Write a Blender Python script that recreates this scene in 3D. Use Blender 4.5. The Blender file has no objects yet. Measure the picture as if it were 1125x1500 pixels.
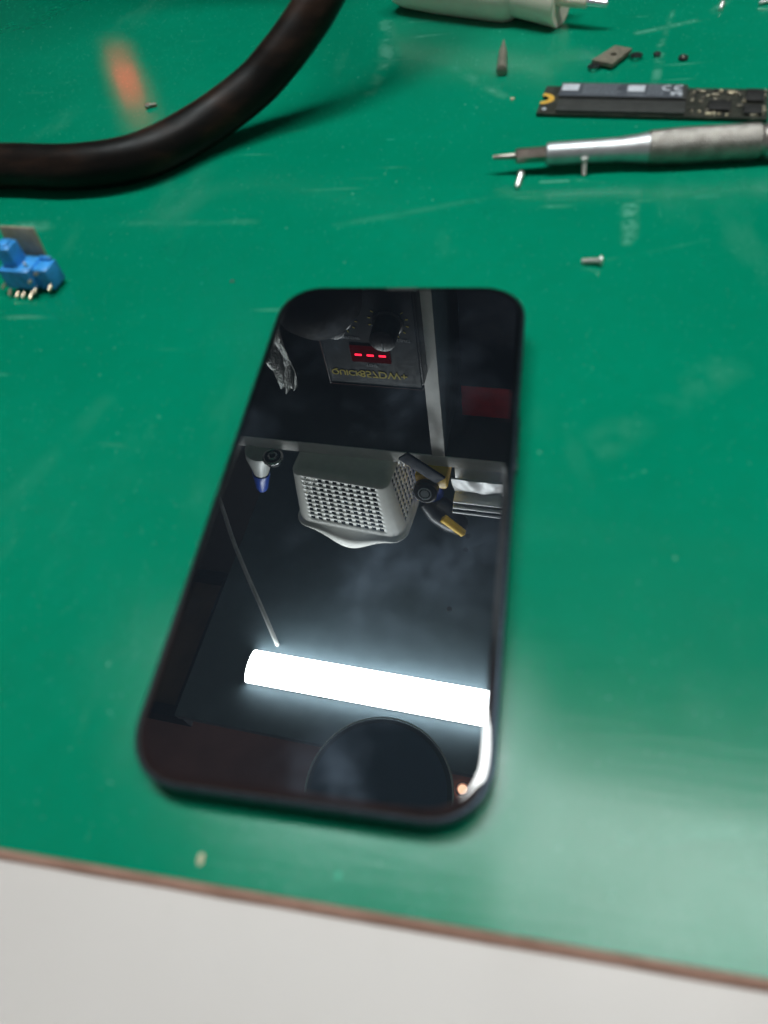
import bpy, bmesh, math, random
from mathutils import Vector, Matrix
random.seed(7)
R = math.radians
sc = bpy.context.scene
col = sc.collection

# ------------------------------------------------------------------ mesh helpers
class MB:
    def __init__(s): s.bm = bmesh.new()
    def box(s, c, size, rot=None, bevel=0.0, seg=2):
        m = Matrix.Translation(Vector(c)) @ (rot.to_4x4() if rot else Matrix.Identity(4)) @ Matrix.Diagonal((*size, 1))
        t = bmesh.new(); bmesh.ops.create_cube(t, size=1.0, matrix=m)
        if bevel: bmesh.ops.bevel(t, geom=t.edges[:], offset=bevel, segments=seg, affect='EDGES', profile=0.5)
        s.merge(t); return s
    def merge(s, t):
        me = bpy.data.meshes.new('tmp'); t.to_mesh(me); t.free(); s.bm.from_mesh(me); bpy.data.meshes.remove(me)
    def loft(s, loops, cap0=True, cap1=True, closed=True):
        vs = [[s.bm.verts.new(p) for p in l] for l in loops]
        for a, b in zip(vs, vs[1:]):
            n = len(a)
            for i in range(n if closed else n-1):
                j = (i+1) % n
                s.bm.faces.new((a[i], a[j], b[j], b[i]))
        if cap0: s.bm.faces.new(list(reversed(vs[0])))
        if cap1: s.bm.faces.new(vs[-1])
        return s
    def lathe(s, prof, p0=(0,0,0), axis=(0,0,1), seg=32, disp=None):
        """prof: list of (distance along axis, radius)"""
        a = Vector(axis).normalized()
        u = a.orthogonal().normalized(); v = a.cross(u)
        loops = []
        for t, r in prof:
            l = []
            for k in range(seg):
                th = 2*math.pi*k/seg
                rr = max(r, 1e-5) + (disp(t, th) if disp else 0)
                l.append(Vector(p0) + a*t + (u*math.cos(th) + v*math.sin(th))*rr)
            loops.append(l)
        return s.loft(loops)
    def tube(s, pts, r, seg=20, cap=True):
        pts = [Vector(p) for p in pts]
        rs = r if isinstance(r, (list, tuple)) else [r]*len(pts)
        loops = []; n0 = None
        for i, p in enumerate(pts):
            d = (pts[min(i+1, len(pts)-1)] - pts[max(i-1, 0)]).normalized()
            if n0 is None: n0 = d.orthogonal().normalized()
            n0 = (n0 - d*n0.dot(d)).normalized(); b = d.cross(n0)
            loops.append([p + (n0*math.cos(2*math.pi*k/seg) + b*math.sin(2*math.pi*k/seg))*rs[i] for k in range(seg)])
        return s.loft(loops, cap, cap)
    def torus(s, c, R_, r, normal=(0,0,1), seg=32, sub=12):
        a = Vector(normal).normalized(); u = a.orthogonal().normalized(); v = a.cross(u)
        loops = []
        for k in range(seg+1):
            th = 2*math.pi*k/seg; d = u*math.cos(th) + v*math.sin(th)
            loops.append([Vector(c) + d*(R_ + r*math.cos(2*math.pi*j/sub)) + a*(r*math.sin(2*math.pi*j/sub)) for j in range(sub)])
        s.loft(loops, False, False)
        bmesh.ops.remove_doubles(s.bm, verts=s.bm.verts[:], dist=1e-6)
        return s
    def prism(s, poly, z0, z1):
        return s.loft([[(x, y, z0) for x, y in poly], [(x, y, z1) for x, y in poly]])
    def xf(s, m):
        bmesh.ops.transform(s.bm, matrix=m, verts=s.bm.verts[:]); return s
    def build(s, name, mat, parent=None, loc=None, rotz=0, smooth=38, props=None):
        bmesh.ops.recalc_face_normals(s.bm, faces=s.bm.faces[:])
        me = bpy.data.meshes.new(name); s.bm.to_mesh(me); s.bm.free()
        me.materials.append(mat)
        if smooth:
            me.shade_smooth(); me.set_sharp_from_angle(angle=R(smooth))
        o = bpy.data.objects.new(name, me); col.objects.link(o)
        if parent: o.parent = parent
        if loc: o.location = loc
        o.rotation_euler = (0, 0, rotz)
        return o

def rrect(w, h, r, z, n=10, power=2.0):
    pts = []
    for cx, cy, a0 in ((w/2-r, h/2-r, 0), (-w/2+r, h/2-r, 90), (-w/2+r, -h/2+r, 180), (w/2-r, -h/2+r, 270)):
        for k in range(n+1):
            a = R(a0 + 90*k/n); c, s = math.cos(a), math.sin(a)
            e = 2/power
            pts.append((cx + r*math.copysign(abs(c)**e, c), cy + r*math.copysign(abs(s)**e, s), z))
    return pts

def spline(P, n=8):
    P = [Vector(p) for p in P]; out = []
    for i in range(len(P)-1):
        p0, p1, p2, p3 = P[max(i-1,0)], P[i], P[i+1], P[min(i+2, len(P)-1)]
        for k in range(n):
            t = k/n
            out.append(0.5*((2*p1) + (p2-p0)*t + (2*p0-5*p1+4*p2-p3)*t*t + (3*p1-p0-3*p2+p3)*t**3))
    return out + [P[-1]]

def tag(o, label, cat, group=None, kind=None):
    o['label'] = label; o['category'] = cat
    if group: o['group'] = group
    if kind: o['kind'] = kind
    return o
def thing(name, label, cat, loc=(0,0,0), rotz=0, group=None):
    o = bpy.data.objects.new(name, None); o.empty_display_size = .01; col.objects.link(o)
    o.location = loc; o.rotation_euler = (0, 0, rotz)
    return tag(o, label, cat, group)
BT, BY = math.radians(-2.2), -.0715      # the bench top dips gently away from the viewer; the phone rests on its camera bump
def lay(o, k=1.0):
    """lean a thing standing on the bench so that it sits flat on it"""
    m = Matrix.Rotation(BT, 3, 'X') @ o.rotation_euler.to_matrix()
    o.rotation_euler = m.to_euler(); o.scale = o.scale*k
    return o
def struct(o): o['kind'] = 'structure'; return o
def text(name, s, size, mat, parent, loc, rot=(R(90),0,0), align='CENTER', ext=.00015, sx=1.0, bold=0.0):
    cu = bpy.data.curves.new('txt', 'FONT'); cu.body = s; cu.size = size; cu.align_x = align; cu.align_y = 'CENTER'
    cu.extrude = ext; cu.offset = bold
    t = bpy.data.objects.new('txt', cu); col.objects.link(t)
    bpy.context.view_layer.update()
    me = bpy.data.meshes.new_from_object(t.evaluated_get(bpy.context.evaluated_depsgraph_get()))
    bpy.data.objects.remove(t); bpy.data.curves.remove(cu)
    me.name = name; me.materials.clear(); me.materials.append(mat)
    o = bpy.data.objects.new(name, me); col.objects.link(o); o.parent = parent
    o.location = loc; o.rotation_euler = rot; o.scale = (sx, 1, 1)
    return o

# ------------------------------------------------------------------ material helpers
class NT:
    def __init__(s, name):
        s.m = bpy.data.materials.new(name); s.m.use_nodes = True; s.t = s.m.node_tree; s.t.nodes.clear()
        s.out = s.n('ShaderNodeOutputMaterial'); s.tc = s.n('ShaderNodeTexCoord').outputs['Object']
    def n(s, ty, **kw):
        x = s.t.nodes.new(ty)
        for k, v in kw.items(): setattr(x, k, v)
        return x
    def put(s, sock, v):
        if isinstance(v, bpy.types.NodeSocket): s.t.links.new(v, sock)
        elif v is not None: sock.default_value = v
    def math(s, op, a, b=None, c=None, clamp=False):
        x = s.n('ShaderNodeMath', operation=op, use_clamp=clamp)
        for i, v in enumerate((a, b, c)): s.put(x.inputs[i], v)
        return x.outputs[0]
    def vm(s, op, a, b=None, out=0):
        x = s.n('ShaderNodeVectorMath', operation=op); s.put(x.inputs[0], a)
        if b is not None:
            if op == 'SCALE': s.put(x.inputs['Scale'], b)
            else: s.put(x.inputs[1], b)
        return x.outputs['Value' if out else 'Vector']
    def noise(s, scale, detail=4, rough=.55, vec=None, stretch=None):
        x = s.n('ShaderNodeTexNoise'); v = vec if vec is not None else s.tc
        if stretch: v = s.vm('MULTIPLY', v, stretch)
        s.put(x.inputs['Vector'], v); x.inputs['Scale'].default_value = scale
        x.inputs['Detail'].default_value = detail; x.inputs['Roughness'].default_value = rough
        return x.outputs['Fac']
    def ramp(s, v, lo, hi, a=0.0, b=1.0):
        x = s.n('ShaderNodeMapRange', interpolation_type='SMOOTHSTEP'); s.put(x.inputs[0], v)
        x.inputs[1].default_value = lo; x.inputs[2].default_value = hi
        s.put(x.inputs[3], a); s.put(x.inputs[4], b)
        return x.outputs[0]
    def mix(s, f, a, b):
        x = s.n('ShaderNodeMix', data_type='RGBA'); s.put(x.inputs[0], f); s.put(x.inputs[6], a); s.put(x.inputs[7], b)
        return x.outputs[2]
    def bump(s, h, strength, dist):
        x = s.n('ShaderNodeBump'); s.put(x.inputs['Height'], h); x.inputs['Strength'].default_value = strength
        x.inputs['Distance'].default_value = dist; return x.outputs[0]
    def bsdf(s, base, rough=.5, metal=0., ior=1.5, normal=None, coat=0, coat_rough=.1, emis=None, estr=0, trans=0, sss=0):
        p = s.n('ShaderNodeBsdfPrincipled')
        s.put(p.inputs['Base Color'], base); s.put(p.inputs['Roughness'], rough); s.put(p.inputs['Metallic'], metal)
        p.inputs['IOR'].default_value = ior
        if normal is not None: s.put(p.inputs['Normal'], normal)
        s.put(p.inputs['Coat Weight'], coat); p.inputs['Coat Roughness'].default_value = coat_rough
        if emis: p.inputs['Emission Color'].default_value = emis; p.inputs['Emission Strength'].default_value = estr
        p.inputs['Transmission Weight'].default_value = trans
        if sss:
            p.inputs['Subsurface Weight'].default_value = sss; p.inputs['Subsurface Radius'].default_value = (.004, .003, .002)
            p.inputs['Subsurface Scale'].default_value = 1.0
        return p.outputs[0]
    def done(s, sh): s.t.links.new(sh, s.out.inputs[0]); return s.m
def c4(c): return (c[0], c[1], c[2], 1)
def simple(name, base, rough=.5, metal=0., var=.12, scale=60, ior=1.5, bump=0, bdist=.0005, coat=0, trans=0, sss=0):
    t = NT(name)
    n = t.noise(scale, 5)
    dk = tuple(x*(1-var) for x in base); lt = tuple(min(1, x*(1+var)) for x in base)
    colr = t.mix(t.ramp(n, .3, .7), c4(dk), c4(lt))
    rg = t.ramp(t.noise(scale*2.3, 3), .25, .75, max(0.02, rough*.85), min(1, rough*1.15))
    nm = t.bump(t.noise(scale*6, 3), bump, bdist) if bump else None
    return t.done(t.bsdf(colr, rg, metal, ior, nm, coat, trans=trans, sss=sss))
def emit(name, colr, strength):
    t = NT(name); e = t.n('ShaderNodeEmission'); e.inputs[0].default_value = c4(colr); e.inputs[1].default_value = strength
    return t.done(e.outputs[0])

# ---- green mat: semi-gloss green with dust specks, scuffs and smears
def mat_green():
    t = NT('green_mat')
    g = t.mix(t.ramp(t.noise(9, 5), .3, .7), c4((.0004, .182, .097)), c4((.0006, .210, .114)))
    g = t.mix(t.ramp(t.noise(160, 4), .35, .75, 0, .35), g, c4((.0015, .175, .09)))
    mask = None
    def seg(a, b, w, k, ns=90):
        nonlocal mask
        A, B = Vector((*a, 0)), Vector((*b, 0)); D = B-A
        pa = t.vm('SUBTRACT', t.tc, tuple(A))
        h = t.math('DIVIDE', t.vm('DOT_PRODUCT', pa, tuple(D), out=1), D.length_squared, clamp=True)
        d = t.vm('LENGTH', t.vm('SUBTRACT', pa, t.vm('SCALE', tuple(D), h)), out=1)
        m = t.math('MULTIPLY', t.ramp(d, 0, w, k, 0), t.ramp(t.noise(ns, 3), .35, .65))
        mask = m if mask is None else t.math('MAXIMUM', mask, m)
    for s in SCUFFS: seg(*s)
    # big faint wiping smears and fine scratches
    wear = t.math('MULTIPLY', t.ramp(t.noise(22, 6, .65, stretch=(1, .35, 1)), .56, .78), .10)
    scr = t.math('MULTIPLY', t.ramp(t.noise(140, 2, .5, stretch=(.12, 1.5, 1)), .68, .78), .17)
    mask = t.math('MAXIMUM', mask, t.math('MAXIMUM', wear, scr))
    # dust
    for sc_, th, keep in ((190, .075, .80), (430, .10, .72), (900, .15, .62)):
        v = t.n('ShaderNodeTexVoronoi'); t.put(v.inputs['Vector'], t.tc); v.inputs['Scale'].default_value = sc_
        r = t.n('ShaderNodeSeparateColor'); t.put(r.inputs[0], v.outputs['Color'])
        m = t.math('MULTIPLY', t.math('LESS_THAN', v.outputs['Distance'], th), t.ramp(r.outputs[0], keep, 1, 0, .40))
        mask = t.math('MAXIMUM', mask, m)
    colr = t.mix(mask, g, c4((.22, .52, .40)))
    rough = t.ramp(t.noise(14, 6, .6), .3, .75, .21, .29)
    rough = t.math('ADD', rough, t.math('MULTIPLY', mask, .25))
    hgt = t.math('ADD', t.noise(1500, 2, .5), t.math('MULTIPLY', t.noise(600, 2, .5, stretch=(.08, 1, 1)), .7))
    nm = t.bump(hgt, .16, .0002)
    df = t.n('ShaderNodeBsdfDiffuse'); t.put(df.inputs[0], colr); t.put(df.inputs['Normal'], nm)
    gl = t.n('ShaderNodeBsdfGlossy', distribution='BECKMANN'); gl.inputs[0].default_value = (1, 1, 1, 1); t.put(gl.inputs['Roughness'], rough); t.put(gl.inputs['Normal'], nm)
    g2 = t.n('ShaderNodeBsdfGlossy', distribution='BECKMANN'); g2.inputs[0].default_value = (1, 1, 1, 1); g2.inputs['Roughness'].default_value = .10
    gg = t.n('ShaderNodeMixShader'); gg.inputs[0].default_value = .15; t.put(gg.inputs[1], gl.outputs[0]); t.put(gg.inputs[2], g2.outputs[0])
    fr = t.n('ShaderNodeFresnel'); fr.inputs[0].default_value = 1.36
    mx = t.n('ShaderNodeMixShader'); t.put(mx.inputs[0], fr.outputs[0]); t.put(mx.inputs[1], df.outputs[0]); t.put(mx.inputs[2], gg.outputs[0])
    return t.done(mx.outputs[0])
SCUFFS = [((0.0386, 0.2231), (0.0529, 0.2234), .0012, .40, 200),
          ((0.0529, 0.2234), (0.0613, 0.2216), .0012, .35, 200),
          ((0.0718, 0.209), (0.0982, 0.2113), .0015, .10, 90),
          ((-0.0435, 0.3789), (-0.036, 0.333), .006, .30, 80),
          ((-0.036, 0.333), (-0.0398, 0.301), .005, .18, 80),
          ((0.0876, 0.333), (0.0828, 0.2951), .0028, .30, 120),
          ((0.0876, 0.333), (0.0952, 0.3691), .002, .16, 120),
          ((0.0785, 0.3462), (0.1071, 0.357), .003, .28, 90),
          ((0.1071, 0.357), (0.1263, 0.3862), .003, .25, 90),
          ((-0.0032, 0.3211), (0.0208, 0.2916), .004, .16, 80),
          ((-0.0336, 0.1978), (0.0296, 0.2158), .003, .06, 60),
          ((-0.1179, 0.2012), (-0.0653, 0.2012), .003, .08, 60),
          ((-0.2021, 0.1978), (-0.1548, 0.2012), .006, .25, 60),
          ((0.0683, 0.1889), (0.0693, 0.2057), .004, .34, 260),
          ((0.0674, 0.1845), (0.0696, 0.1934), .003, .25, 260),
          ((0.0506, 0.1723), (0.0926, 0.1856), .0012, .05, 200),
          ((0.06, 0.0015), (0.1002, 0.0096), .0025, .25, 70),
          ((-0.1023, 0.063), (-0.0884, 0.1051), .006, .03, 60),
          ((0.0554, 0.0945), (0.0918, 0.1265), .008, .08, 60)]

def mat_glass():
    """black phone screen: clear mirror finish, grease smudges and dust on it"""
    t = NT('screen_glass')
    smu = t.ramp(t.noise(26, 5, .62), .50, .74)
    smu2 = t.ramp(t.noise(70, 4, .6, stretch=(1, .6, 1)), .46, .72)
    smu = t.math('MULTIPLY', smu, t.math('ADD', t.math('MULTIPLY', smu2, .6), .4))
    base = t.bsdf(c4((.0012, .0016, .0022)), .006, 0, 2.25)
    d = t.n('ShaderNodeBsdfDiffuse'); d.inputs[0].default_value = (.46, .57, .70, 1)
    gl = t.n('ShaderNodeBsdfGlossy'); gl.inputs[0].default_value = (.42, .53, .68, 1); gl.inputs['Roughness'].default_value = .46
    veil = t.n('ShaderNodeMixShader'); veil.inputs[0].default_value = .68
    t.put(veil.inputs[1], d.outputs[0]); t.put(veil.inputs[2], gl.outputs[0])
    mx = t.n('ShaderNodeMixShader')
    v = t.n('ShaderNodeTexVoronoi'); t.put(v.inputs['Vector'], t.tc); v.inputs['Scale'].default_value = 330
    r = t.n('ShaderNodeSeparateColor'); t.put(r.inputs[0], v.outputs['Color'])
    dust = t.math('MULTIPLY', t.math('LESS_THAN', v.outputs['Distance'], .06), t.ramp(r.outputs[0], .93, 1, 0, .12))
    f = t.math('ADD', t.math('ADD', t.math('MULTIPLY', smu, .052), .0070), dust)
    t.put(mx.inputs[0], f); t.put(mx.inputs[1], base); t.put(mx.inputs[2], veil.outputs[0])
    return t.done(mx.outputs[0])

def mat_hose():
    t = NT('hose_rubber')
    w = t.noise(34, 6, .6, stretch=(.6, 1.6, 2.2))
    colr = t.mix(t.ramp(w, .42, .80), c4((.005, .0045, .004)), c4((.038, .019, .012)))
    rg = t.ramp(t.noise(60, 4), .3, .7, .34, .50)
    nm = t.bump(t.noise(220, 3), .15, .0006)
    return t.done(t.bsdf(colr, rg, 0, 1.24, nm))

def mat_bench():
    t = NT('bench_white')
    colr = t.mix(t.ramp(t.noise(5, 5), .3, .7), c4((.53, .495, .465)), c4((.57, .535, .505)))
    colr = t.mix(t.ramp(t.noise(120, 5, .6), .62, .8, 0, .35), colr, c4((.50,.48,.44)))
    return t.done(t.bsdf(colr, t.ramp(t.noise(30), .3, .7, .42, .55), 0, 1.45, t.bump(t.noise(700, 2), .06, .0003)))

def mat_edge():
    t = NT('board_edge_brown')
    colr = t.mix(t.ramp(t.noise(260, 5, .6, stretch=(.4, 1, 1)), .3, .7), c4((.32, .18, .13)), c4((.48, .29, .22)))
    return t.done(t.bsdf(colr, .8, 0, 1.45))

def mat_pcb():
    t = NT('pcb_black')
    colr = t.mix(t.ramp(t.noise(300, 4), .4, .7), c4((.022, .024, .019)), c4((.046, .047, .036)))
    line = t.ramp(t.noise(900, 2, .5, stretch=(.25, 1, 1)), .62, .68, 0, .35)
    colr = t.mix(line, colr, c4((.06, .06, .045)))
    return t.done(t.bsdf(colr, .38, 0, 1.5))

M = {}
M['green'] = mat_green(); M['glass'] = mat_glass(); M['hose'] = mat_hose(); M['bench'] = mat_bench(); M['edge'] = mat_edge(); M['pcb'] = mat_pcb()
M['frame'] = simple('phone_frame', (.050, .068, .092), .33, .9, .1, 300)
M['button'] = simple('button_metal', (.02, .024, .03), .35, .85)
M['steel'] = simple('satin_aluminium', (.52, .54, .54), .47, 1.0, .08, 220, bump=.05, bdist=.0002)
M['knurl'] = simple('knurled_aluminium', (.32, .30, .27), .42, 1.0, .2, 260)
M['bit'] = simple('bit_steel', (.34, .31, .27), .36, 1.0, .15, 300)
M['darkbit'] = simple('dark_steel', (.26, .24, .19), .38, .45, .2, 400)
M['screw'] = simple('screw_zinc', (.80, .79, .74), .32, .85, .1, 900)
M['cream'] = simple('cream_plastic', (.80, .72, .60), .42, 0, .05, 80, bump=.04, sss=.25)
M['chrome'] = simple('chrome', (.85, .85, .85), .12, 1.0, .03)
M['plate'] = simple('bracket_metal', (.19, .17, .125), .5, .25, .25, 500, bump=.1)
M['rubber'] = simple('black_rubber', (.012, .014, .014), .4, 0, .2, 300)
M['label'] = simple('label_film', (.060, .068, .080), .42, 0, .12, 250)
M['print'] = simple('label_print', (.46, .49, .52), .6, 0, .15, 900)
M['dimprint'] = simple('faint_print', (.17, .19, .21), .6, 0, .3, 1800)
M['film'] = simple('dark_film', (.045, .047, .044), .34, 0, .15, 350)
M['gold'] = simple('gold_contact', (.85, .50, .08), .45, .4, .1, 500)
M['solder'] = simple('solder', (.66, .60, .45), .35, .8, .2, 900)
M['chip'] = simple('chip_epoxy', (.018, .018, .017), .45, 0, .2, 500)
M['blue'] = simple('blue_plastic', (.045, .30, .70), .33, 0, .22, 320, bump=.08)
M['tan'] = simple('tan_plate', (.36, .31, .22), .5, .2, .15, 250, bump=.1)
M['pin'] = simple('tinned_pin', (.78, .66, .48), .3, .8, .1, 800)
M['crumb'] = simple('crumb', (.55, .48, .32), .7, 0, .2, 900)
M['mint'] = simple('mint_chip', (.08, .50, .32), .6, 0, .1, 900)
# things behind the bench, seen in the screen
M['rackgrey'] = simple('grey_laminate', (.16, .225, .26), .5, 0, .07, 30)
M['rackback'] = simple('dark_laminate', (.055, .062, .068), .6, 0, .15, 20)
M['whiteedge'] = simple('white_edging', (.84, .83, .79), .5, 0, .06, 60)
M['gun'] = simple('matte_black_plastic', (.003, .0033, .0036), .65, 0, .2, 120, ior=1.15)
M['black'] = simple('black_plastic', (.011, .012, .014), .35, 0, .2, 120, bump=.1)
M['panel'] = simple('panel_slate', (.010, .017, .022), .6, 0, .15, 60, ior=1.3)
M['yellow'] = simple('yellow_print', (.80, .64, .06), .5, 0, .1, 300)
M['yplastic'] = simple('yellow_plastic', (.95, .56, .012), .4, 0, .1, 90)
M['basket'] = simple('grey_white_plastic', (.88, .88, .82), .42, 0, .05, 70)
M['bluecap'] = simple('blue_cap', (.018, .07, .42), .35, 0, .1, 90)
M['milky'] = simple('milky_plastic', (.58, .60, .58), .35, 0, .06, 70)
M['foil'] = simple('silver_foil', (.92, .93, .94), .45, .15, .05, 25)
M['navy'] = simple('navy_paint', (.008, .016, .032), .7, 0, .15, 40, ior=1.3)
M['red'] = simple('red_card', (.85, .012, .016), .5, 0, .2, 50)
M['wood'] = simple('brown_wood', (.16, .095, .06), .55, 0, .3, 14)
M['ceil'] = simple('ceiling_brown', (.60, .31, .27), .8, 0, .2, 3)
M['wall'] = simple('wall_grey', (.050, .055, .06), .8, 0, .08, 4)
M['whitecable'] = simple('white_cable', (.80, .82, .80), .45)
M['lens'] = simple('dark_lens', (.04, .08, .165), .35, 0, .1, 10)
M['bag'] = simple('clear_bag', (.30, .31, .30), .15, .6, .3, 60, bump=.6, bdist=.004)
M['tube'] = emit('lamp_diffuser', (.90, .98, 1.0), 88.0)
M['ceilpanel'] = emit('ceiling_panel_diffuser', (.97, 1.0, .99), 15.5)
M['led'] = emit('red_led', (1.0, .015, .045), 14.0)
M['ledwin'] = emit('red_led_window', (1.0, .0, .03), .10)
M['rocker'] = emit('lit_red_rocker', (1.0, .008, .012), 4.6)
M['warm'] = emit('warm_bulb', (1.0, .62, .40), 7.0)

# ------------------------------------------------------------------ bench, mat
b = MB(); b.box((0, .30, -.020), (2.4, 1.5, .034)); lay(struct(b.build('bench_top', M['bench'], loc=(0, BY, 0))))
mat = thing('work_mat', 'glossy green work mat with a worn brown front edge under the phone', 'mat', (0, BY, 0)); lay(mat)
ye = -.0168
b = MB()
b.prism([(-.75, ye), (.70, ye), (.70, .70), (-.75, .70)], -.0028, 0)
b.build('mat_surface', M['green'], mat, smooth=0)
b = MB()     # chamfered brown front edge, slightly ragged
N = 120; lo = [[], [], [], []]
for i in range(N+1):
    x = -.75 + 1.45*i/N
    j = random.uniform(-.00012, .00012)
    lo[0].append((x, ye-.00002, -.0003)); lo[1].append((x, ye-.0006+j, -.0006)); lo[2].append((x, ye-.0015+j, -.0017)); lo[3].append((x, ye-.0018+j, -.0029))
b.loft(lo, False, False, closed=False); b.build('brown_edge', M['edge'], mat)

# ------------------------------------------------------------------ smartphone
W, L, T = .0733, .1476, .0078
ph = thing('smartphone', 'black smartphone with a dark mirror-like screen lying on the green mat', 'phone', (-.0003, 0, 0))
rc = .0135
def rr(inset, z): return rrect(W-2*inset, L-2*inset, rc-inset, z, 14, 2.25)
b = MB()
b.loft([rr(.0016, .0004), rr(.0007, .0007), rr(.0002, .0014), rr(0, .0021), rr(0, .0062), rr(.0001, .0067), rr(.0004, .0070), rr(.0007, .00705)])
b.build('frame', M['frame'], ph, smooth=60)
b = MB()
b.loft([rr(.0008, .00700), rr(.0008, .00725), rr(.0009, .00744), rr(.0012, .00760), rr(.0018, .0077), rr(.0022, .00777), rr(.0026, .0078), rr(.0028, .0078)], True, True)
b.build('screen_glass', M['glass'], ph, smooth=75)
b = MB(); b.box((W/2+.0001, .0165, .0042), (.0007, .017, .0024), bevel=.0003); b.build('power_button', M['button'], ph)
for y in (.026, .012):
    b = MB(); b.box((-W/2-.0001, y, .0042), (.0007, .0105, .0024), bevel=.0003); b.build('volume_button', M['button'], ph)
b = MB(); b.box((-W/2-.0001, .041, .0042), (.0006, .0055, .0024), bevel=.0003); b.build('mute_switch', M['button'], ph)
b = MB(); b.box((0, L/2-.0020, .00776), (.0095, .0007, .0002), bevel=.00008); b.build('earpiece_slot', M['rubber'], ph)

b = MB(); b.loft([rrect(.034, .034, .009, z) for z in (-.0049, .0006)]); b.xf(Matrix.Translation((.0135, .0500, 0))); b.build('camera_bump', M['frame'], ph)

# ------------------------------------------------------------------ hot-air hose lying on the mat
hp = [(-.4329,.2088,-.0014),(-.3227,.1799,-.0004),(-.2363,.1645,.0002),(-.1823,.1606,.0003),(-.1485,.1578,.0004),(-.1223,.1645,.0002),(-.1019,.1853,.0010),(-.0826,.2011,.0069),
      (-.0706,.2094,.0142),(-.0611,.2173,.0214),(-.0521,.2267,.0298),(-.0375,.2535,.0486),(-.030,.30,.09),(-.035,.36,.145),(-.07,.42,.185),(-.12,.48,.210)]
b = MB(); b.tube(spline([(x, y, z-.0005) for x, y, z in hp], 10), .0088, 28)
tag(b.build('air_hose', M['hose']), 'thick black rubber hose curving across the top left of the green mat', 'hose')

# ------------------------------------------------------------------ blue component
def cyl(b, p0, p1, r, seg=14):
    p0, p1 = Vector(p0), Vector(p1); d = p1-p0
    b.lathe([(0, r*.6), (r*.25, r), (d.length-r*.25, r), (d.length, r*.6)], p0, d, seg); return b
cp = thing('switch_component', 'small blue plastic component with a tan plate and tinned pins on the green mat', 'electronic part', (-.1408, .0905, -.0062), R(-6))
cp.scale = (.80, .92, 1.12); lay(cp, 1.043)
b = MB()
b.box((-.0005, 0, .0052), (.0150, .0100, .0064), bevel=.0006)
b.box((-.0030, .0008, .0110), (.0074, .0066, .0070), bevel=.0008)
b.box((-.0030, .0008, .0146), (.0050, .0044, .0012), bevel=.0005)
b.box((.0018, -.0046, .0062), (.0060, .0012, .0020), bevel=.0004)
b.build('housing', M['blue'], cp)
b = MB(); b.box((.0104, .0012, .0044), (.0074, .0076, .0068), bevel=.0006); b.box((.0100, .0040, .0082), (.0056, .0014, .0014), bevel=.0003)
b.build('side_block', M['blue'], cp)
b = MB(); b.box((-.0012, .0074, .0088), (.0172, .0012, .0148), rot=Matrix.Rotation(R(-8), 3, 'X'), bevel=.0003); b.build('mounting_plate', M['tan'], cp)
for p, d in (((-.0060,-.0056,.0022),(0,-.0022,-.0012)), ((-.0022,-.0060,.0015),(0,-.0022,-.0006)), ((.0010,-.0060,.0015),(0,-.0022,-.0006)), ((.0048,-.0058,.0016),(.0002,-.0028,-.0008)),
             ((.0068,-.0046,.0026),(0,-.0024,-.0006)), ((.0068,-.0046,.0054),(0,-.0018,0)), ((.0132,-.0028,.0028),(.0002,-.0024,-.0006)), ((.0100,-.0028,.0070),(0,-.0016,.0004)),
             ((.0046,-.0010,.0084),(0,-.0010,.0012)), ((-.0092,-.0040,.0030),(-.0018,-.0012,-.0012))):
    b = MB(); cyl(b, p, Vector(p)+Vector(d), .00054); b.build('pin', M['pin'], cp)

# ------------------------------------------------------------------ cream handpiece at the top edge
P0, P1 = Vector((-.0371, .3255, -.0032)), Vector((.0733, .2765, -.0030))
ax = (P1-P0); Lh = ax.length; hd = thing('plug_handpiece', 'cream plastic handpiece with a stepped neck and thin metal tip at the top edge', 'handpiece', P0); hd.scale = (1.04, 1.04, 1.04)
axn = ax.normalized()
b = MB(); b.lathe([(-.004, .0070), (-.002, .0094), (.003, .0108), (.020, .0116), (.050, .0117), (.0575, .0115), (.0605, .0108), (.0620, .0100), (.0630, .0093)], (0,0,0), axn, 40); b.build('body', M['cream'], hd)
b = MB(); b.lathe([(.0628, .0090), (.070, .0096), (.082, .0108), (.0845, .0112), (.0852, .0108), (.0850, .0090), (.0835, .0062), (.0830, .0030)], (0,0,0), axn, 40); b.build('neck', M['cream'], hd)
b = MB(); b.lathe([(.0800, .0030), (.0965, .0027), (.0970, .0022)], (0,0,0), axn, 20); b.build('nozzle', M['cream'], hd)
b = MB(); b.lathe([(.0960, .0019), (.1000, .0019), (.1003, .0016), (.1040, .0016), (.1060, .0012), (.1064, .0004)], (0,0,0), axn, 20); b.build('tip', M['chrome'], hd)

# ------------------------------------------------------------------ pointed bit
b = MB(); b.lathe([(0, .0016), (.0003, .0021), (.0045, .0021), (.0048, .0019), (.0165, .0018), (.0240, .0009), (.0300, .0002)], (0,0,0), (-.03, 1, 0), 24)
tag(lay(b.build('soldering_tip', M['darkbit'], loc=(.0190, .2387, -.0096)), 1.083), 'short dark pointed metal bit lying on the mat below the cream handpiece', 'metal bit')

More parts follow.
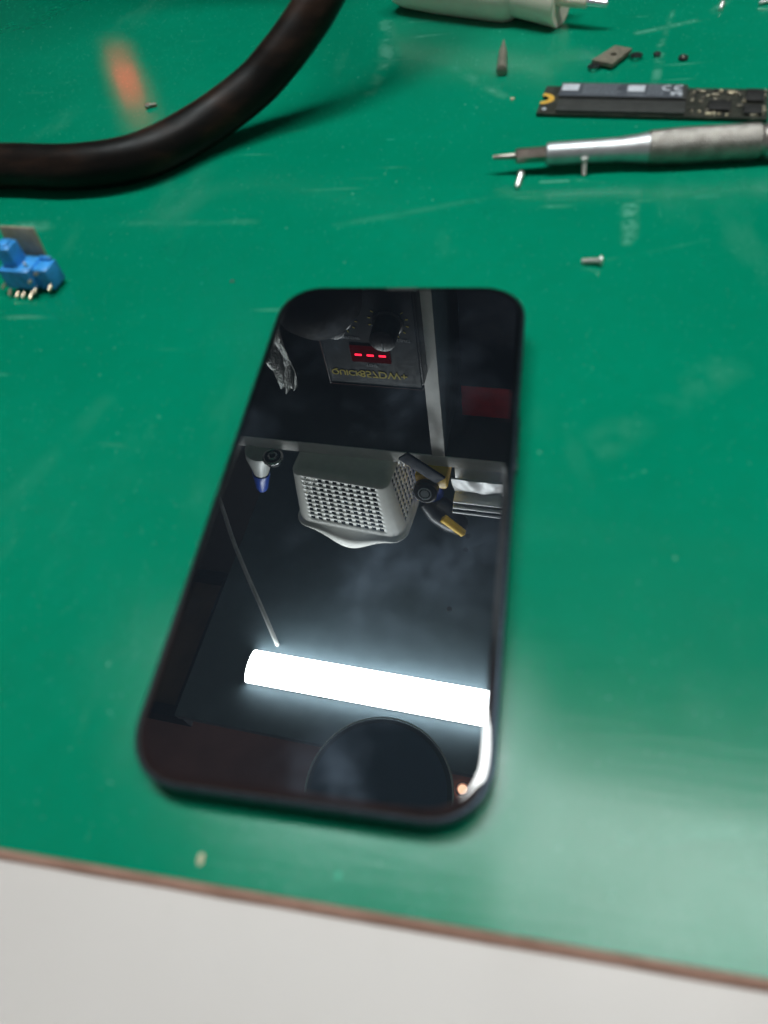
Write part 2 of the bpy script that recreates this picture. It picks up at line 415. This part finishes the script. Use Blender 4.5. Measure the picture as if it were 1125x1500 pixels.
# ------------------------------------------------------------------ bracket with two loops
br = thing('metal_bracket', 'small brown diamond-shaped metal plate with a hole and a dark loop at each end', 'bracket', (.0661, .2475, -.0123)); lay(br, 1.085)
b = MB(); P = [(.0012, .0079), (.0076, .0042), (-.0004, -.0087), (-.0080, -.0040)]
hole = [(.0004+.0012*math.cos(2*math.pi*k/16), -.0002+.0012*math.sin(2*math.pi*k/16)) for k in range(16)]
outer = []
for k in range(16):      # ring of points on the outline, matched to the hole by angle
    a = 2*math.pi*k/16; d = Vector((math.cos(a), math.sin(a))); best = None
    for i in range(4):
        p, q = Vector(P[i]), Vector(P[(i+1)%4]); e = q-p; den = d.x*e.y-d.y*e.x
        if abs(den) < 1e-9: continue
        w = p-Vector((.0004, -.0002)); tt = (w.x*e.y-w.y*e.x)/den; uu = (w.x*d.y-w.y*d.x)/den
        if tt > 0 and -1e-6 <= uu <= 1+1e-6: best = tt
    outer.append((.0004+d.x*best, -.0002+d.y*best))
for i in range(4):   # snap nearest ring point to the true corners
    k = min(range(16), key=lambda k: (Vector(outer[k])-Vector(P[i])).length); outer[k] = P[i]
z0, z1 = .0012, .0026
b.loft([[(x,y,z1) for x,y in hole], [(x,y,z1) for x,y in outer], [(x,y,z0) for x,y in outer], [(x,y,z0) for x,y in hole], [(x,y,z1) for x,y in hole]], False, False)
bmesh.ops.remove_doubles(b.bm, verts=b.bm.verts[:], dist=1e-7)
b.build('plate', M['plate'], br)
for x, y in ((.0093, .0010), (-.0072, -.0066)):
    b = MB(); b.torus((x, y, .0013), .0019, .00055, (0,.1,1), 24, 8); b.build('loop', M['rubber'], br)
for (x, y, r, lab) in ((.0849, .2496, .0013, 'tiny dark ring lying nearer to the brown diamond-shaped plate'), (.0952, .2449, .0017, 'tiny dark ring with a bright centre, farther right of the brown plate')):
    b = MB(); b.torus((0,0,.0008), r*.75, r*.38, (0,0,1), 20, 8); o = b.build('rubber_ring', M['rubber'], loc=(x,y,-.0122)); lay(o, 1.085); tag(o, lab, 'ring', 'tiny dark rings on the mat')
    if r > .0015:
        b = MB(); b.lathe([(0,.0006),(.0008,.0006),(.0011,.0003)], (0,0,.0001), (0,0,1), 12); b.build('centre_stud', M['solder'], o)

# ------------------------------------------------------------------ SSD circuit board
sd = thing('ssd_board', 'long narrow black circuit board with a printed grey label lying above the screwdriver', 'circuit board', (.0353, .2004, -.0100), math.atan2(-.148, .989)); lay(sd, 1.073)
n = 12; out = [(0, 0), (.080, 0), (.080, .022), (0, .022)]
notch = [(.0026*math.cos(R(90-180*k/n)), .0116+.0022*math.sin(R(90-180*k/n))) for k in range(n+1)]
b = MB(); b.prism([(0,0), (.080,0), (.080,.022), (0,.022)] + notch, 0, .0010); b.build('board', M['pcb'], sd, smooth=30)
b = MB(); po = [(.0048*math.cos(R(90-180*k/n)), .0116+.0044*math.sin(R(90-180*k/n))) for k in range(n+1)]
b.loft([[(x,y,.00104) for x,y in notch], [(x,y,.00104) for x,y in po]], False, False, closed=False); b.build('notch_ring', M['gold'], sd, smooth=0)
b = MB(); b.box((.0297, .0158, .0018), (.0455, .0108, .0016), bevel=.0003); b.box((.0297, .0052, .0016), (.0455, .0090, .0012), bevel=.0003); b.build('memory_chips', M['film'], sd)
lb = MB(); lb.box((.0285, .0158, .00268), (.0445, .0106, .00016), bevel=.00005); lb = lb.build('label', M['label'], sd)
b = MB(); b.box((.0100, .0172, .00280), (.0062, .0052, .00008)); b.box((.0342, .0170, .00280), (.0062, .0050, .00008)); b.build('printed_patch', M['print'], lb, smooth=0)
b = MB()
for k in range(8):
    y = .0200-.0011*k; ln = random.uniform(.012, .0145)
    x = .0148
    while x < .0148+ln:
        w = random.uniform(.0006, .0022); b.box((x+w/2, y, .00280), (w, .00045, .00006)); x += w+.0005
for k in range(5):
    y = .0196-.0017*k; x = .0384
    while x < .0435:
        w = random.uniform(.0005, .0014); b.box((x+w/2, y, .00280), (w, .0008, .00006)); x += w+.0005
for k in range(2): b.box((.0340+.001*k, .0126-.0010*k, .00280), (.0060, .00045, .00006))
b.build('small_print', M['dimprint'], lb, smooth=0)
b = MB()   # CE mark: two open rings and a bar
for cx in (.0456, .0497):
    for k in range(12):
        a0, a1 = R(62+236*k/12), R(62+236*(k+1)/12)
        q = [(cx+r*math.cos(a), .0178+r*math.sin(a), .00284) for r, a in ((.00145,a0),(.0022,a0),(.0022,a1),(.00145,a1))]
        b.bm.faces.new([b.bm.verts.new(p) for p in q])
b.box((.0489, .0178, .00282), (.0014, .00055, .00004))
b.box((.0486, .0140, .00282), (.0042, .0010, .00004)); b.box((.0474, .0128, .00282), (.0012, .0012, .00004)); b.box((.0500, .0128, .00282), (.0012, .0014, .00004))
b.build('ce_mark', M['print'], lb, smooth=0)
for k in range(60):
    x = random.uniform(.0540, .0790); y = random.uniform(.0012, .0205); s = random.uniform(.0005, .0013)
    b = MB(); b.box((x, y, .0013), (s*random.choice((1,2)), s, .0007), bevel=.0001, seg=1)
    b.build('component', M[random.choice(('solder','crumb','chip','solder','darkbit'))], sd)
for x, y, w, h in ((.0640,.0075,.0075,.0070), (.0755,.0155,.0060,.0085), (.0750,.0050,.0060,.0060)):
    b = MB(); b.box((x, y, .0016), (w, h, .0012), bevel=.0002); b.build('chip', M['chip'], sd)
b = MB(); b.lathe([(0,.0008),(.0002,.0008),(.0004,.0004)], (.0023,.0032,.0010), (0,0,1), 14); b.build('contact_pad', M['print'], sd)

# ------------------------------------------------------------------ precision screwdriver
S0, S1 = Vector((.0207, .1585, -.0027)), Vector((.1154, .1639, -.0033))
dv = (S1-S0).normalized(); scr = thing('screwdriver', 'silver precision screwdriver with knurled handle lying below the circuit board', 'screwdriver', S0); scr.scale = (1.062, 1.062, 1.062)
b = MB(); b.lathe([(0,.0006),(.0002,.0008),(.0007,.0008),(.0009,.00062),(.0012,.0008),(.0078,.0011),(.0080,.0014)], (0,0,0), dv, 12); b.build('bit_blade', M['bit'], scr)
b = MB(); b.lathe([(.0076,.0018),(.0080,.0024),(.0188,.0026),(.0192,.0022)], (0,0,0), dv, 6); b.build('bit_shank', M['bit'], scr, smooth=20)
b = MB(); b.lathe([(.0178,.0022),(.0182,.0033),(.0188,.0036),(.0420,.0038),(.0450,.0041),(.0480,.0044),(.0510,.0048),(.0516,.0049)], (0,0,0), dv, 48); b.build('shaft', M['steel'], scr)
def kn(t, th):
    if t < .0518 or t > .0862: return 0
    a = 22*th/(2*math.pi); s = (t-.0518)/.00165
    u = (a+s) % 1; v = (a-s) % 1
    return .00036*min(1, 2.2*min(min(u, 1-u), min(v, 1-v)))
prof = [(.0512,.0046),(.0516,.0050)] + [(.0518+.00017*k, .0050+.0004*min(1, k/60)) for k in range(203)] + [(.0866,.0054),(.0870,.0051),(.0880,.0051),(.0884,.0054),(.100,.0053),(.115,.0055),(.128,.0053),(.130,.0042)]
b = MB(); b.lathe(prof, (0,0,0), dv, 180, kn); b.build('handle', M['knurl'], scr, smooth=50)
b = MB(); b.lathe([(.0885,.0053),(.0888,.0056),(.1120,.0057),(.1124,.0053)], (0,0,0), dv, 48); b.build('smooth_band', M['steel'], scr)

# ------------------------------------------------------------------ tiny loose screws
def screw(label, loc, d, length, r, head, group='small loose screws on the mat'):
    t = lay(thing('tiny_screw', label, 'screw', (loc[0], loc[1], loc[2]), 0, group), 1.06)
    if len(d) == 2:
        d = Vector((*d, 0)).normalized(); d3 = Vector((d.x, d.y, -(head-r)/length)).normalized(); h0 = Vector((0,0,head))
    else: d3 = Vector(d).normalized(); h0 = Vector((0, 0, .0060))
    b = MB(); b.lathe([(0,head*.55),(length*.05,head*.95),(length*.13,head),(length*.15,head*.8)], h0, d3, 20); b.build('head', M['screw'], t)
    pr = [(length*.14, r)]
    k = 0; x = length*.18
    while x < length*.96:
        pr += [(x, r*.86), (x+length*.022, r)]; x += length*.05
    pr += [(length, r*.7)]
    b = MB(); b.lathe(pr, h0, d3, 16); b.build('shank', M['screw'], t)
    return t
screw('tiny silver screw standing propped against the near side of the screwdriver shaft', (.0534, .1561, -.0087), (.08, -.16, -1), .0060, .00085, .0013)
screw('tiny silver screw lying alone below the screwdriver blade', (.0314, .1556, -.0087), (-.14, -1), .0086, .00088, .0013)
screw('tiny silver screw lying sideways on open mat above the phone', (.0594, .1013, -.0066), (-1, .10), .0062, .00085, .0015)
screw('tiny short screw at the top edge, left of the cut-off one', (.1164, .2976, -.0142), (-.25, -1), .0052, .0008, .0013)
screw('tiny screw cut off by the top right corner', (.1391, .2980, -.0142), (-1, -.30), .0070, .0008, .0013)

def crumb(name, label, cat, loc, s, m):
    bm = bmesh.new(); bmesh.ops.create_icosphere(bm, subdivisions=2, radius=1)
    for v in bm.verts: v.co = Vector((v.co.x*s[0], v.co.y*s[1], v.co.z*s[2]))*random.uniform(.75, 1.15)
    b = MB(); b.bm.free(); b.bm = bm
    return tag(b.build(name, M[m], loc=(loc[0], loc[1], math.tan(BT)*(loc[1]-BY)+s[2]*.8)), label, cat)
crumb('crumb', 'tiny cream crumb on the mat left of the circuit board', 'crumb', (.0248, .2165), (.0010, .0007, .0005), 'crumb')
crumb('crumb', 'tiny pale crumb on the mat near its brown edge, below the phone', 'crumb', (-.0179, -.0846), (.0006, .0013, .0003), 'crumb')
crumb('plastic_fleck', 'tiny bright mint green fleck on the mat below the phone', 'fleck', (.0091, -.0835), (.0006, .0006, .0002), 'mint')
crumb('dark_speck', 'tiny dark speck on the mat left of the phone top', 'speck', (-.0646, .0933), (.0007, .0006, .0002), 'film')
b = MB(); b.lathe([(0,.0012),(.0006,.0016),(.0014,.0016),(.0016,.0010)], (0,0,0), (0,0,1), 16); b.lathe([(.0,.0008),(.004,.0007)], (0,0,.0009), (1,.2,0), 12)
tag(b.build('dark_screw', M['darkbit'], loc=(-.1466, .2269, -.0114)), 'small dark screw lying behind the black hose', 'screw')

# ------------------------------------------------------------------ the rack behind the bench (seen mirrored in the screen)
TH = R(-4.0); RO = Vector((.0376, -.0960, -.1278)); RM = Matrix.Rotation(TH, 3, 'Z')
def RK(x, y, z): return RO + RM @ Vector((x, y, z))
def rthing(name, label, cat, p, yaw=0, group=None): return thing(name, label, cat, RK(*p), TH+R(yaw), group)

rk = rthing('shelf_rack', 'grey laminate shelf rack with white edging behind the bench, mirrored in the screen', 'shelf rack', (0, .585, .4))
def rb(name, x0, x1, y0, y1, z0, z1, m, bevel=.0008):
    b = MB(); b.box(((x0+x1)/2, (y0+y1)/2-.585, (z0+z1)/2-.4), (x1-x0, y1-y0, z1-z0), bevel=bevel); return b.build(name, M[m], rk)
rb('lower_shelf', -.95, .55, .587, .93, .7645, .7850, 'rackback'); rb('shelf_edging', -.95, .55, .585, .5868, .7638, .7856, 'whiteedge', .0003)
rb('base_shelf', -.95, .55, .600, .93, .412, .430, 'rackback'); rb('upper_board', -.6115, .020, .277, .93, 1.2060, 1.2260, 'rackgrey')
rb('back_panel', -.95, .60, .932, .950, .44, 1.235, 'rackback')
rb('divider_edge', -.1625, -.1445, .585, .5868, .4305, .7630, 'whiteedge', .0003); rb('divider', -.1623, -.1447, .587, .93, .4305, .7640, 'rackgrey')
rb('side_panel', .615, .635, .40, .93, .44, 1.204, 'rackgrey'); rb('left_post', -.975, -.952, .56, .93, .13, 1.20, 'rackback'); rb('right_post', .637, .66, .56, .93, .13, 1.204, 'rackback')
for x, y in ((-.1477, .7314), (-.1467, .6995), (-.1563, .5669)):
    b = MB(); b.lathe([(0,.0048),(.0016,.0052),(.0022,.0052)], (x, y-.585, .8045), (0,0,1), 20); b.build('dark_hole_disc', M['black'], rk)  # black disc on the underside stands in for the dark of an open hole

# LED batten under the upper board
lp = rthing('batten_lamp', 'long white lit lamp tube under the upper board, mirrored in the screen', 'lamp', (-.2695, .389, 1.2055))
ht = [(.0315*math.cos(R(a)), -.006-.020*math.sin(R(a))) for a in range(0, 181, 12)]
b = MB(); b.loft([[(-.2275, y, z) for y, z in ht], [(.2275, y, z) for y, z in ht]]); b.build('diffuser', M['tube'], lp, smooth=60)
b = MB(); b.box((0, 0, -.0030), (.459, .062, .0056), bevel=.001); b.build('tray', M['whiteedge'], lp)
for s in (-1, 1):
    b = MB(); b.loft([[(s*.2277, y, z) for y, z in ht], [(s*.2287, y, z) for y, z in ht]]); b.build('end_cap', M['whiteedge'], lp)
pc = [RK(-.4630,.4410,1.206), RK(-.4650,.4445,1.192), RK(-.515,.508,1.182), RK(-.5704,.5756,1.186), RK(-.628,.650,1.190), RK(-.6829,.728,1.195), RK(-.78,.86,1.20)]
b = MB(); b.tube(spline(pc, 6), .0040, 10); tag(b.build('lamp_cord', M['whitecable']), 'thin white cord running back from the lamp, mirrored in the screen', 'cord')

# hot-air station
st = rthing('hot_air_station', 'black hot air rework station with a red display, mirrored at the screen top', 'rework station', (-.215, .56, .470))
b = MB(); b.box((0, .104, .0475), (.1165, .200, .175), bevel=.003); b.build('casing', M['black'], st)
b = MB(); b.box((0, .002, .0505), (.1120, .004, .1700), bevel=.0012); fp = b.build('front_panel', M['panel'], st)
b = MB(); b.box((-.0568, .0015, .0475), (.0016, .006, .176), bevel=.0004); b.box((0, .0012, .1362), (.114, .004, .0010)); b.build('trim', M['chrome'], st)
b = MB(); b.box((.0005, -.0006, .0845), (.0465, .0016, .0243), bevel=.0004); dp = b.build('display', M['ledwin'], st)
for k in (-1, 0, 1):
    b = MB(); b.box((.0005+k*.0142, -.0018, .0850), (.0082, .0008, .0024), bevel=.0003); b.build('led_dash', M['led'], dp)
text('station_lettering', 'QUICK', .0118, M['yellow'], fp, (-.0335, -.0004, .1160), bold=.0002)
text('station_lettering', '857DW+', .0150, M['yellow'], fp, (.0118, -.0004, .1160), bold=.0002)
text('panel_text', 'TEMP', .0060, M['print'], fp, (.0, -.0004, .1012)); text('panel_text', 'AIRFLOW', .0055, M['print'], fp, (-.0210, -.0004, .0610)); text('panel_text', 'ADJUST', .0055, M['print'], fp, (.0400, -.0004, .0610))
for x, z, r, ln in ((-.030, .033, .0150, .020), (.0270, .036, .0150, .030)):
    b = MB(); b.lathe([(0, r*1.15), (.003, r*1.15), (.004, r), (ln, r*.92), (ln+.001, r*.8)], (x, 0, z), (0, -1, 0), 32); kb = b.build('knob', M['black'], st)
    b = MB(); b.box((x, -ln-.0012, z+r*.45), (.0012, .0006, r*.7)); b.build('pointer', M['print'], kb)
    b = MB()
    for k in range(11):
        a = R(-40+26*k); q = Vector((x+1.42*r*math.cos(a), -.0003, z+1.42*r*math.sin(a)))
        b.box(q, (.0030, .0005, .0008), rot=Matrix.Rotation(-a, 3, 'Y'))
    b.build('scale_ticks', M['yellow'], fp, smooth=0)

# black handpiece in its stand, in front of the station
hh = rthing('hot_air_gun', 'black rounded hot air handpiece upright in its stand, mirrored at the screen corner', 'handpiece', (-.215, .460, .1278))
b = MB(); b.lathe([(.20,.010),(.205,.034),(.22,.041),(.255,.042),(.275,.038),(.290,.026),(.298,.012),(.300,.001)], (0,0,0), (0,0,1), 40); b.build('grip', M['gun'], hh, smooth=70)
b = MB(); b.lathe([(0,.03),(.004,.03),(.006,.010)], (0,.10,-.0205), (0,0,1), 24); b.tube([(0,.10,-.016),(0,.09,.08),(0,.0,.215)], .008, 16); b.build('stand', M['black'], hh)

# crumpled bag beside the station
bm = bmesh.new(); bmesh.ops.create_grid(bm, x_segments=18, y_segments=30, size=1)
for v in bm.verts:
    x, y = v.co.x, v.co.y
    v.co = Vector((.022*x*(1-.4*abs(y))+.010*math.sin(2.4*y), .004*math.sin(9*x+4*y)+.005*math.sin(5*y-3*x)+random.uniform(-.0012,.0012), .065+.105*y))
b = MB(); b.bm.free(); b.bm = bm
o = b.build('plastic_bag', M['bag'], loc=RK(-.349, .575, .471), rotz=TH); tag(o, 'crumpled shiny plastic bag standing left of the station, mirrored in the screen', 'bag')
o.modifiers.new('thick', 'SOLIDIFY').thickness = .0006

# perforated basket
bk = rthing('basket', 'pale grey perforated plastic basket overhanging the shelf edge, mirrored in the screen', 'basket', (-.290, .604, .7858), -4)
def basket():
    w0, d0, w1, d1, H = .148, .118, .176, .140, .122
    nx, ny, nr = 10, 8, 10
    def per(w, d, r):
        """perimeter points: 4 sides, each with margin/hole/bar columns, and rounded corners"""
        P = []
        for side, (ln, k) in enumerate(((w, nx), (d, ny), (w, nx), (d, ny))):
            st_ = ln-2*r; mg = st_*.02; pitch = (st_-2*mg)/k
            xs = [0]
            for i in range(k): xs += [mg+i*pitch+pitch*.22, mg+i*pitch+pitch*.78]
            xs.append(st_)
            for i, x in enumerate(xs[:-1]): P.append((side, x-st_/2, (i % 2 == 1)))
            P.append((side, xs[-1]-st_/2, False))
            for c in range(1, 6): P.append((side, ('c', c), False))
        out = []
        for side, x, h in P:
            if isinstance(x, tuple):
                a = R(90*x[1]/6); hw, hd = (w, d) if side % 2 == 0 else (d, w)
                lx, ly = hw/2-r+r*math.sin(a), -hd/2+r-r*math.cos(a)
            else:
                hw, hd = (w, d) if side % 2 == 0 else (d, w); lx, ly = x, -hd/2
            for _ in range(side): lx, ly = -ly, lx
            out.append((Vector((lx, ly)), h, side, x))
        return out
    A, B = per(w0, d0, .014), per(w1, d1, .022)
    rows = [(0, False), (.004, False), (.008, False)]
    pz = (H-.008-.012)/nr
    for i in range(nr): rows += [(.008+i*pz+pz*.17, True), (.008+i*pz+pz*.83, False)]
    rows += [(H-.006, False), (H, False)]
    b = MB(); V = []
    for z, h in rows:
        t = z/H; ins = .008*(1-min(1, z/.008))**2
        l = []
        for (pa, _, side, x), (pb, *_r) in zip(A, B):
            p = pa.lerp(pb, t); p = p*(1-ins/.07) if z < .008 else p
            l.append(b.bm.verts.new((p.x, p.y, z)))
        V.append(l)
    for k in range(2):   # flared lip, raised in an arc over the front and back sides
        l = []
        for (pb, _, side, x) in B:
            f = (.5, 1.0)[k]; n = pb.normalized()
            g = math.exp(-(pb.x/.045)**2*1.2) if abs(pb.y) > d1/2-.004 else 0
            l.append(b.bm.verts.new((pb.x+n.x*.005*f, pb.y+math.copysign(1,pb.y)*(.004*f+.010*g*f), H+.004*f+.026*g*f)))
        V.append(l)
    m = len(A)
    for r in range(len(V)-1):
        hz = rows[r][1] if r < len(rows) else False
        for i in range(m):
            if hz and A[i][1]: continue
            j = (i+1) % m; b.bm.faces.new((V[r][i], V[r][j], V[r+1][j], V[r+1][i]))
    b.bm.faces.new(list(reversed(V[0])))
    return b
o = basket().build('perforated_tub', M['basket'], bk, smooth=45)
md = o.modifiers.new('thick', 'SOLIDIFY'); md.thickness = .0007; md.offset = -1
b = MB()
for k in range(46): b.box((random.uniform(-.048,.048), random.uniform(-.038,.038), .004+.0019*k), (.034,.024,.007), rot=Matrix.Rotation(random.uniform(0,3), 3, 'Z') @ Matrix.Rotation(random.uniform(-.6,.6), 3, 'X'), bevel=.001)
tag(b.build('basket_contents', M['gun'], loc=RK(-.290,.604,.7885), rotz=TH), 'heap of small dark parts inside the perforated basket', 'small parts', kind='stuff')

# bottle with blue cap
bt = rthing('glue_bottle', 'milky bottle with a blue cap on the shelf left of the basket, mirrored', 'bottle', (-.425, .582, .7858))
lean = Vector((-.22, -.06, 1))
b = MB(); b.lathe([(0,.019),(.002,.022),(.016,.0215),(.040,.015),(.058,.0115)], (0,0,0), lean, 28); b.build('bottle_body', M['milky'], bt)
b = MB(); b.lathe([(.056,.0135),(.060,.0138),(.094,.0095),(.100,.0075),(.101,.002)], (0,0,0), lean, 24); b.build('cap', M['bluecap'], bt)
cr = rthing('solder_reel', 'small chrome rimmed reel at the shelf edge beside the blue capped bottle, mirrored', 'reel', (-.404, .578, .7858))
cr.location = RK(-.4015, .5725, .7858)
b = MB(); b.torus((0,0,.0028), .0140, .0024, (0,0,1), 32, 10); b.build('rim', M['chrome'], cr)
b = MB(); b.lathe([(0,.0125),(.012,.0125)], (0,0,.001), (0,0,1), 28); b.build('core', M['panel'], cr)
b = MB(); b.torus((0,0,.001), .0060, .0018, (0,0,1), 24, 8); b.build('hub_ring', M['chrome'], cr)

# yellow tape measure, black strap, blue cup with a screwdriver handle, foil stack
tm = rthing('tape_measure', 'yellow tape measure with a dark round hub right of the basket, mirrored', 'tape measure', (-.163, .590, .7858))
b = MB(); b.box((0, .006, .014), (.046, .062, .028), bevel=.004); b.build('case', M['yplastic'], tm)
b = MB(); b.lathe([(0,.0165),(.003,.0175),(.018,.0175),(.020,.015)], (-.006, -.022, .026), (0,-1,-.35), 28); hb = b.build('hub', M['rubber'], tm)
b = MB(); b.lathe([(0,.0060),(.002,.0060)], Vector((-.006,-.022,.026))+Vector((0,-1,-.35)).normalized()*.0195, (0,-1,-.35), 20); b.torus(Vector((-.006,-.022,.026))+Vector((0,-1,-.35)).normalized()*.0205, .009, .001, (0,-1,-.35)); b.build('hub_disc', M['print'], hb)
b = MB(); b.box((0,0,0), (.068, .004, .020), rot=Matrix.Rotation(R(-44), 3, 'Y'), bevel=.001)
tag(b.build('black_strap', M['navy'], loc=RK(-.171, .558, .758), rotz=TH), 'flat dark strap hanging slantwise over the shelf edge beside the yellow tape measure, mirrored', 'strap')
cu = rthing('blue_cup', 'blue plastic cup behind the yellow tape measure, mirrored', 'cup', (-.186, .638, .7858))
b = MB(); b.lathe([(0,.017),(.002,.018),(.145,.021),(.146,.019),(.004,.016),(.004,.001)], (0,0,0), (0,0,1), 28); b.build('cup_wall', M['bluecap'], cu)
dr = rthing('driver_handle', 'black and yellow tool handle leaning out of the blue cup, mirrored', 'tool', (-.196, .628, .905))
da = Vector((.78, -.20, .60)).normalized()
b = MB(); b.lathe([(-.03,.004),(.0,.006),(.004,.015),(.03,.024),(.060,.023),(.082,.016),(.090,.005)], (0,0,.03), da, 24); b.build('grip', M['black'], dr)
b = MB(); b.lathe([(0,.001),(.003,.0075),(.046,.0065),(.049,.001)], Vector((0,0,.03))+da*.038+Vector((.004,-.0172,-.0125)), da, 16); b.build('grip_inlay', M['yplastic'], dr)
fs = rthing('foil_packets', 'stack of shiny silver foil packets on the shelf right of the tape measure, mirrored', 'packets', (-.098, .566, .7858))
b = MB(); nn = 26; g = []
for i in range(nn):
    row = []
    for j in range(nn):
        x, z = -.036+.072*i/(nn-1), .052*j/(nn-1)
        dpt = .006*math.sin(math.pi*i/(nn-1))*math.sin(math.pi*j/(nn-1)) + .0022*math.sin(7*x/.036+3)*math.sin(z/.052*5)
        row.append(b.bm.verts.new((x, -dpt+z*.30, z+.001)))
    g.append(row)
for i in range(nn-1):
    for j in range(nn-1): b.bm.faces.new((g[i][j], g[i+1][j], g[i+1][j+1], g[i][j+1]))
o = b.build('front_packet', M['foil'], fs); o.modifiers.new('thick', 'SOLIDIFY').thickness = .002
b = MB(); b.box((0, .078, .026), (.070, .115, .050), bevel=.002); b.build('packet_block', M['foil'], fs)
for k in range(5):
    b = MB(); b.box((random.uniform(-.001,.001), .058+random.uniform(-.003,.003), .0555+.006*k), (.072, .122, .0035), rot=Matrix.Rotation(random.uniform(-.03,.03), 3, 'Y'), bevel=.0012); b.build('packet', M['foil'] if k % 2 == 0 else M['panel'], fs)
bx = rthing('red_navy_carton', 'dark navy carton with a red band under the lower shelf, mirrored in the screen', 'carton', (-.055, .700, .430))
b = MB(); b.box((0, .03, .1325), (.150, .16, .265), bevel=.001); b.build('carton_body', M['navy'], bx)
b = MB(); b.box((0, .0298, .2885), (.1505, .161, .058), bevel=.0008); b.build('carton_band', M['red'], bx)

# wall cabinet on the left, magnifier lamp head above the phone
wc = rthing('wall_cabinet', 'dark framed brown wall cabinet left of the upper board, mirrored in the screen', 'cabinet', (-.80, .44, 1.26))
b = MB()
for c, s in (((0,.145,.02),(.36,.02,.06)), ((0,-.145,.02),(.36,.02,.06)), ((.170,0,.02),(.02,.27,.06)), ((-.170,0,.02),(.02,.27,.06))): b.box(c, s, bevel=.001)
b.build('cabinet_frame', M['navy'], wc); b = MB(); b.box((0, 0, .022), (.319, .269, .012)); b.build('cabinet_floor', M['wood'], wc)
mg = rthing('magnifier_lamp', 'round dark magnifier head with a thin bright rim, mirrored at the screen bottom', 'magnifier', (-.1335, .1375, .750))
b = MB(); b.lathe([(0,.071),(.001,.0755),(.012,.0765),(.026,.070),(.030,.050),(.031,.0005)], (0,0,0), (0,0,1), 64); b.build('head', M['black'], mg)
b = MB(); b.torus((0,0,-.0004), .0765, .0010, (0,0,1), 96, 8); b.build('rim', M['whiteedge'], mg)
b = MB(); b.lathe([(0,.0705),(.001,.0705)], (0,0,-.0012), (0,0,1), 64); b.build('lens', M['lens'], mg)
b = MB(); b.tube(spline([(0,-.05,.030),(.02,-.12,.10),(.10,-.30,.20),(.30,-.50,.16)], 8), .008, 14); b.build('arm', M['black'], mg)

# device with a lit red rocker switch, just beyond the top left of the mat view
pw = thing('power_unit', 'black power unit with a lit red switch whose glow shows on the mat', 'power unit', (-.2455, .3872, -.0177), R(0))
b = MB(); b.box((0, .066, .064), (.12, .12, .116), bevel=.004); b.build('casing', M['black'], pw)
for x in (-.0052, .0052):
    b = MB(); b.box((x*.68, .0020, .0550), (.0062, .009, .0230), rot=Matrix.Rotation(R(-2), 3, 'Y'), bevel=.0008); b.build('rocker_switch', M['rocker'], pw)

# room surfaces
b = MB(); b.box((0, 0, 0), (6, 6, .04)); struct(b.build('ceiling', M['ceil'], loc=RK(0, .2, 2.62)))
b = MB(); b.box((0, 0, 0), (5, .05, 3.4)); struct(b.build('wall', M['wall'], loc=RK(0, 1.15, .98), rotz=TH))
def ceiling_light(label, x, y, sx, sy, m):
    cl = rthing('ceiling_light', label, 'ceiling light', (x, y, 2.585))
    b = MB(); b.box((0, 0, 0), (sx, sy, .008)); b.build('light_panel', M[m], cl)
    b = MB()
    for c, q in (((0, sy/2+.012, 0), (sx+.048, .024, .02)), ((0, -sy/2-.012, 0), (sx+.048, .024, .02)), ((sx/2+.012, 0, 0), (.024, sy, .02)), ((-sx/2-.012, 0, 0), (.024, sy, .02))): b.box(c, q)
    b.build('light_frame', M['whiteedge'], cl)
ceiling_light('broad white ceiling light panel whose sheen lies on the mat right of the phone', .60, .585, 1.26, .53, 'ceilpanel')
sp = rthing('spot_lamp', 'small warm ceiling spot, mirrored as an orange dot in the screen corner', 'lamp', (-.171, .541, 2.588))
b = MB(); b.lathe([(0,.0165),(.004,.0155),(.006,.010)], (0,0,0), (0,0,-1), 24); b.build('bulb', M['warm'], sp)
b = MB(); b.torus((0,0,0), .023, .004, (0,0,1), 32, 8); b.build('spot_rim', M['chrome'], sp)

# ------------------------------------------------------------------ world, camera, render
w = bpy.data.worlds.new('World'); sc.world = w; w.use_nodes = True
bg = w.node_tree.nodes['Background']; bg.inputs[0].default_value = (.90, .96, 1.0, 1); bg.inputs[1].default_value = .20
cam = bpy.data.cameras.new('camera'); co = bpy.data.objects.new('camera', cam); col.objects.link(co)
r_, d_, f_ = Vector((.9805, .1525, -.1239)), Vector((.0591, -.8303, -.5542)), Vector((-.1874, .5361, -.8231))
mw = Matrix(((r_.x, -d_.x, -f_.x, .03760), (r_.y, -d_.y, -f_.y, -.09596), (r_.z, -d_.z, -f_.z, .14343), (0, 0, 0, 1)))
co.matrix_world = mw
cam.sensor_fit = 'VERTICAL'; cam.sensor_height = 36; cam.lens = 36*1028/1500
cam.clip_start = .005; cam.clip_end = 50
cam.dof.use_dof = True; cam.dof.focus_distance = .80; cam.dof.aperture_fstop = cam.lens*.001/.0022
sc.camera = co
sc.view_settings.view_transform = 'Standard'; sc.view_settings.look = 'None'; sc.view_settings.exposure = .14; sc.view_settings.gamma = 1
sc.view_settings.use_curve_mapping = False
sc.render.engine = 'CYCLES'
sc.cycles.use_denoising = True; sc.cycles.max_bounces = 8; sc.cycles.sample_clamp_indirect = 6
sc.cycles.blur_glossy = .0
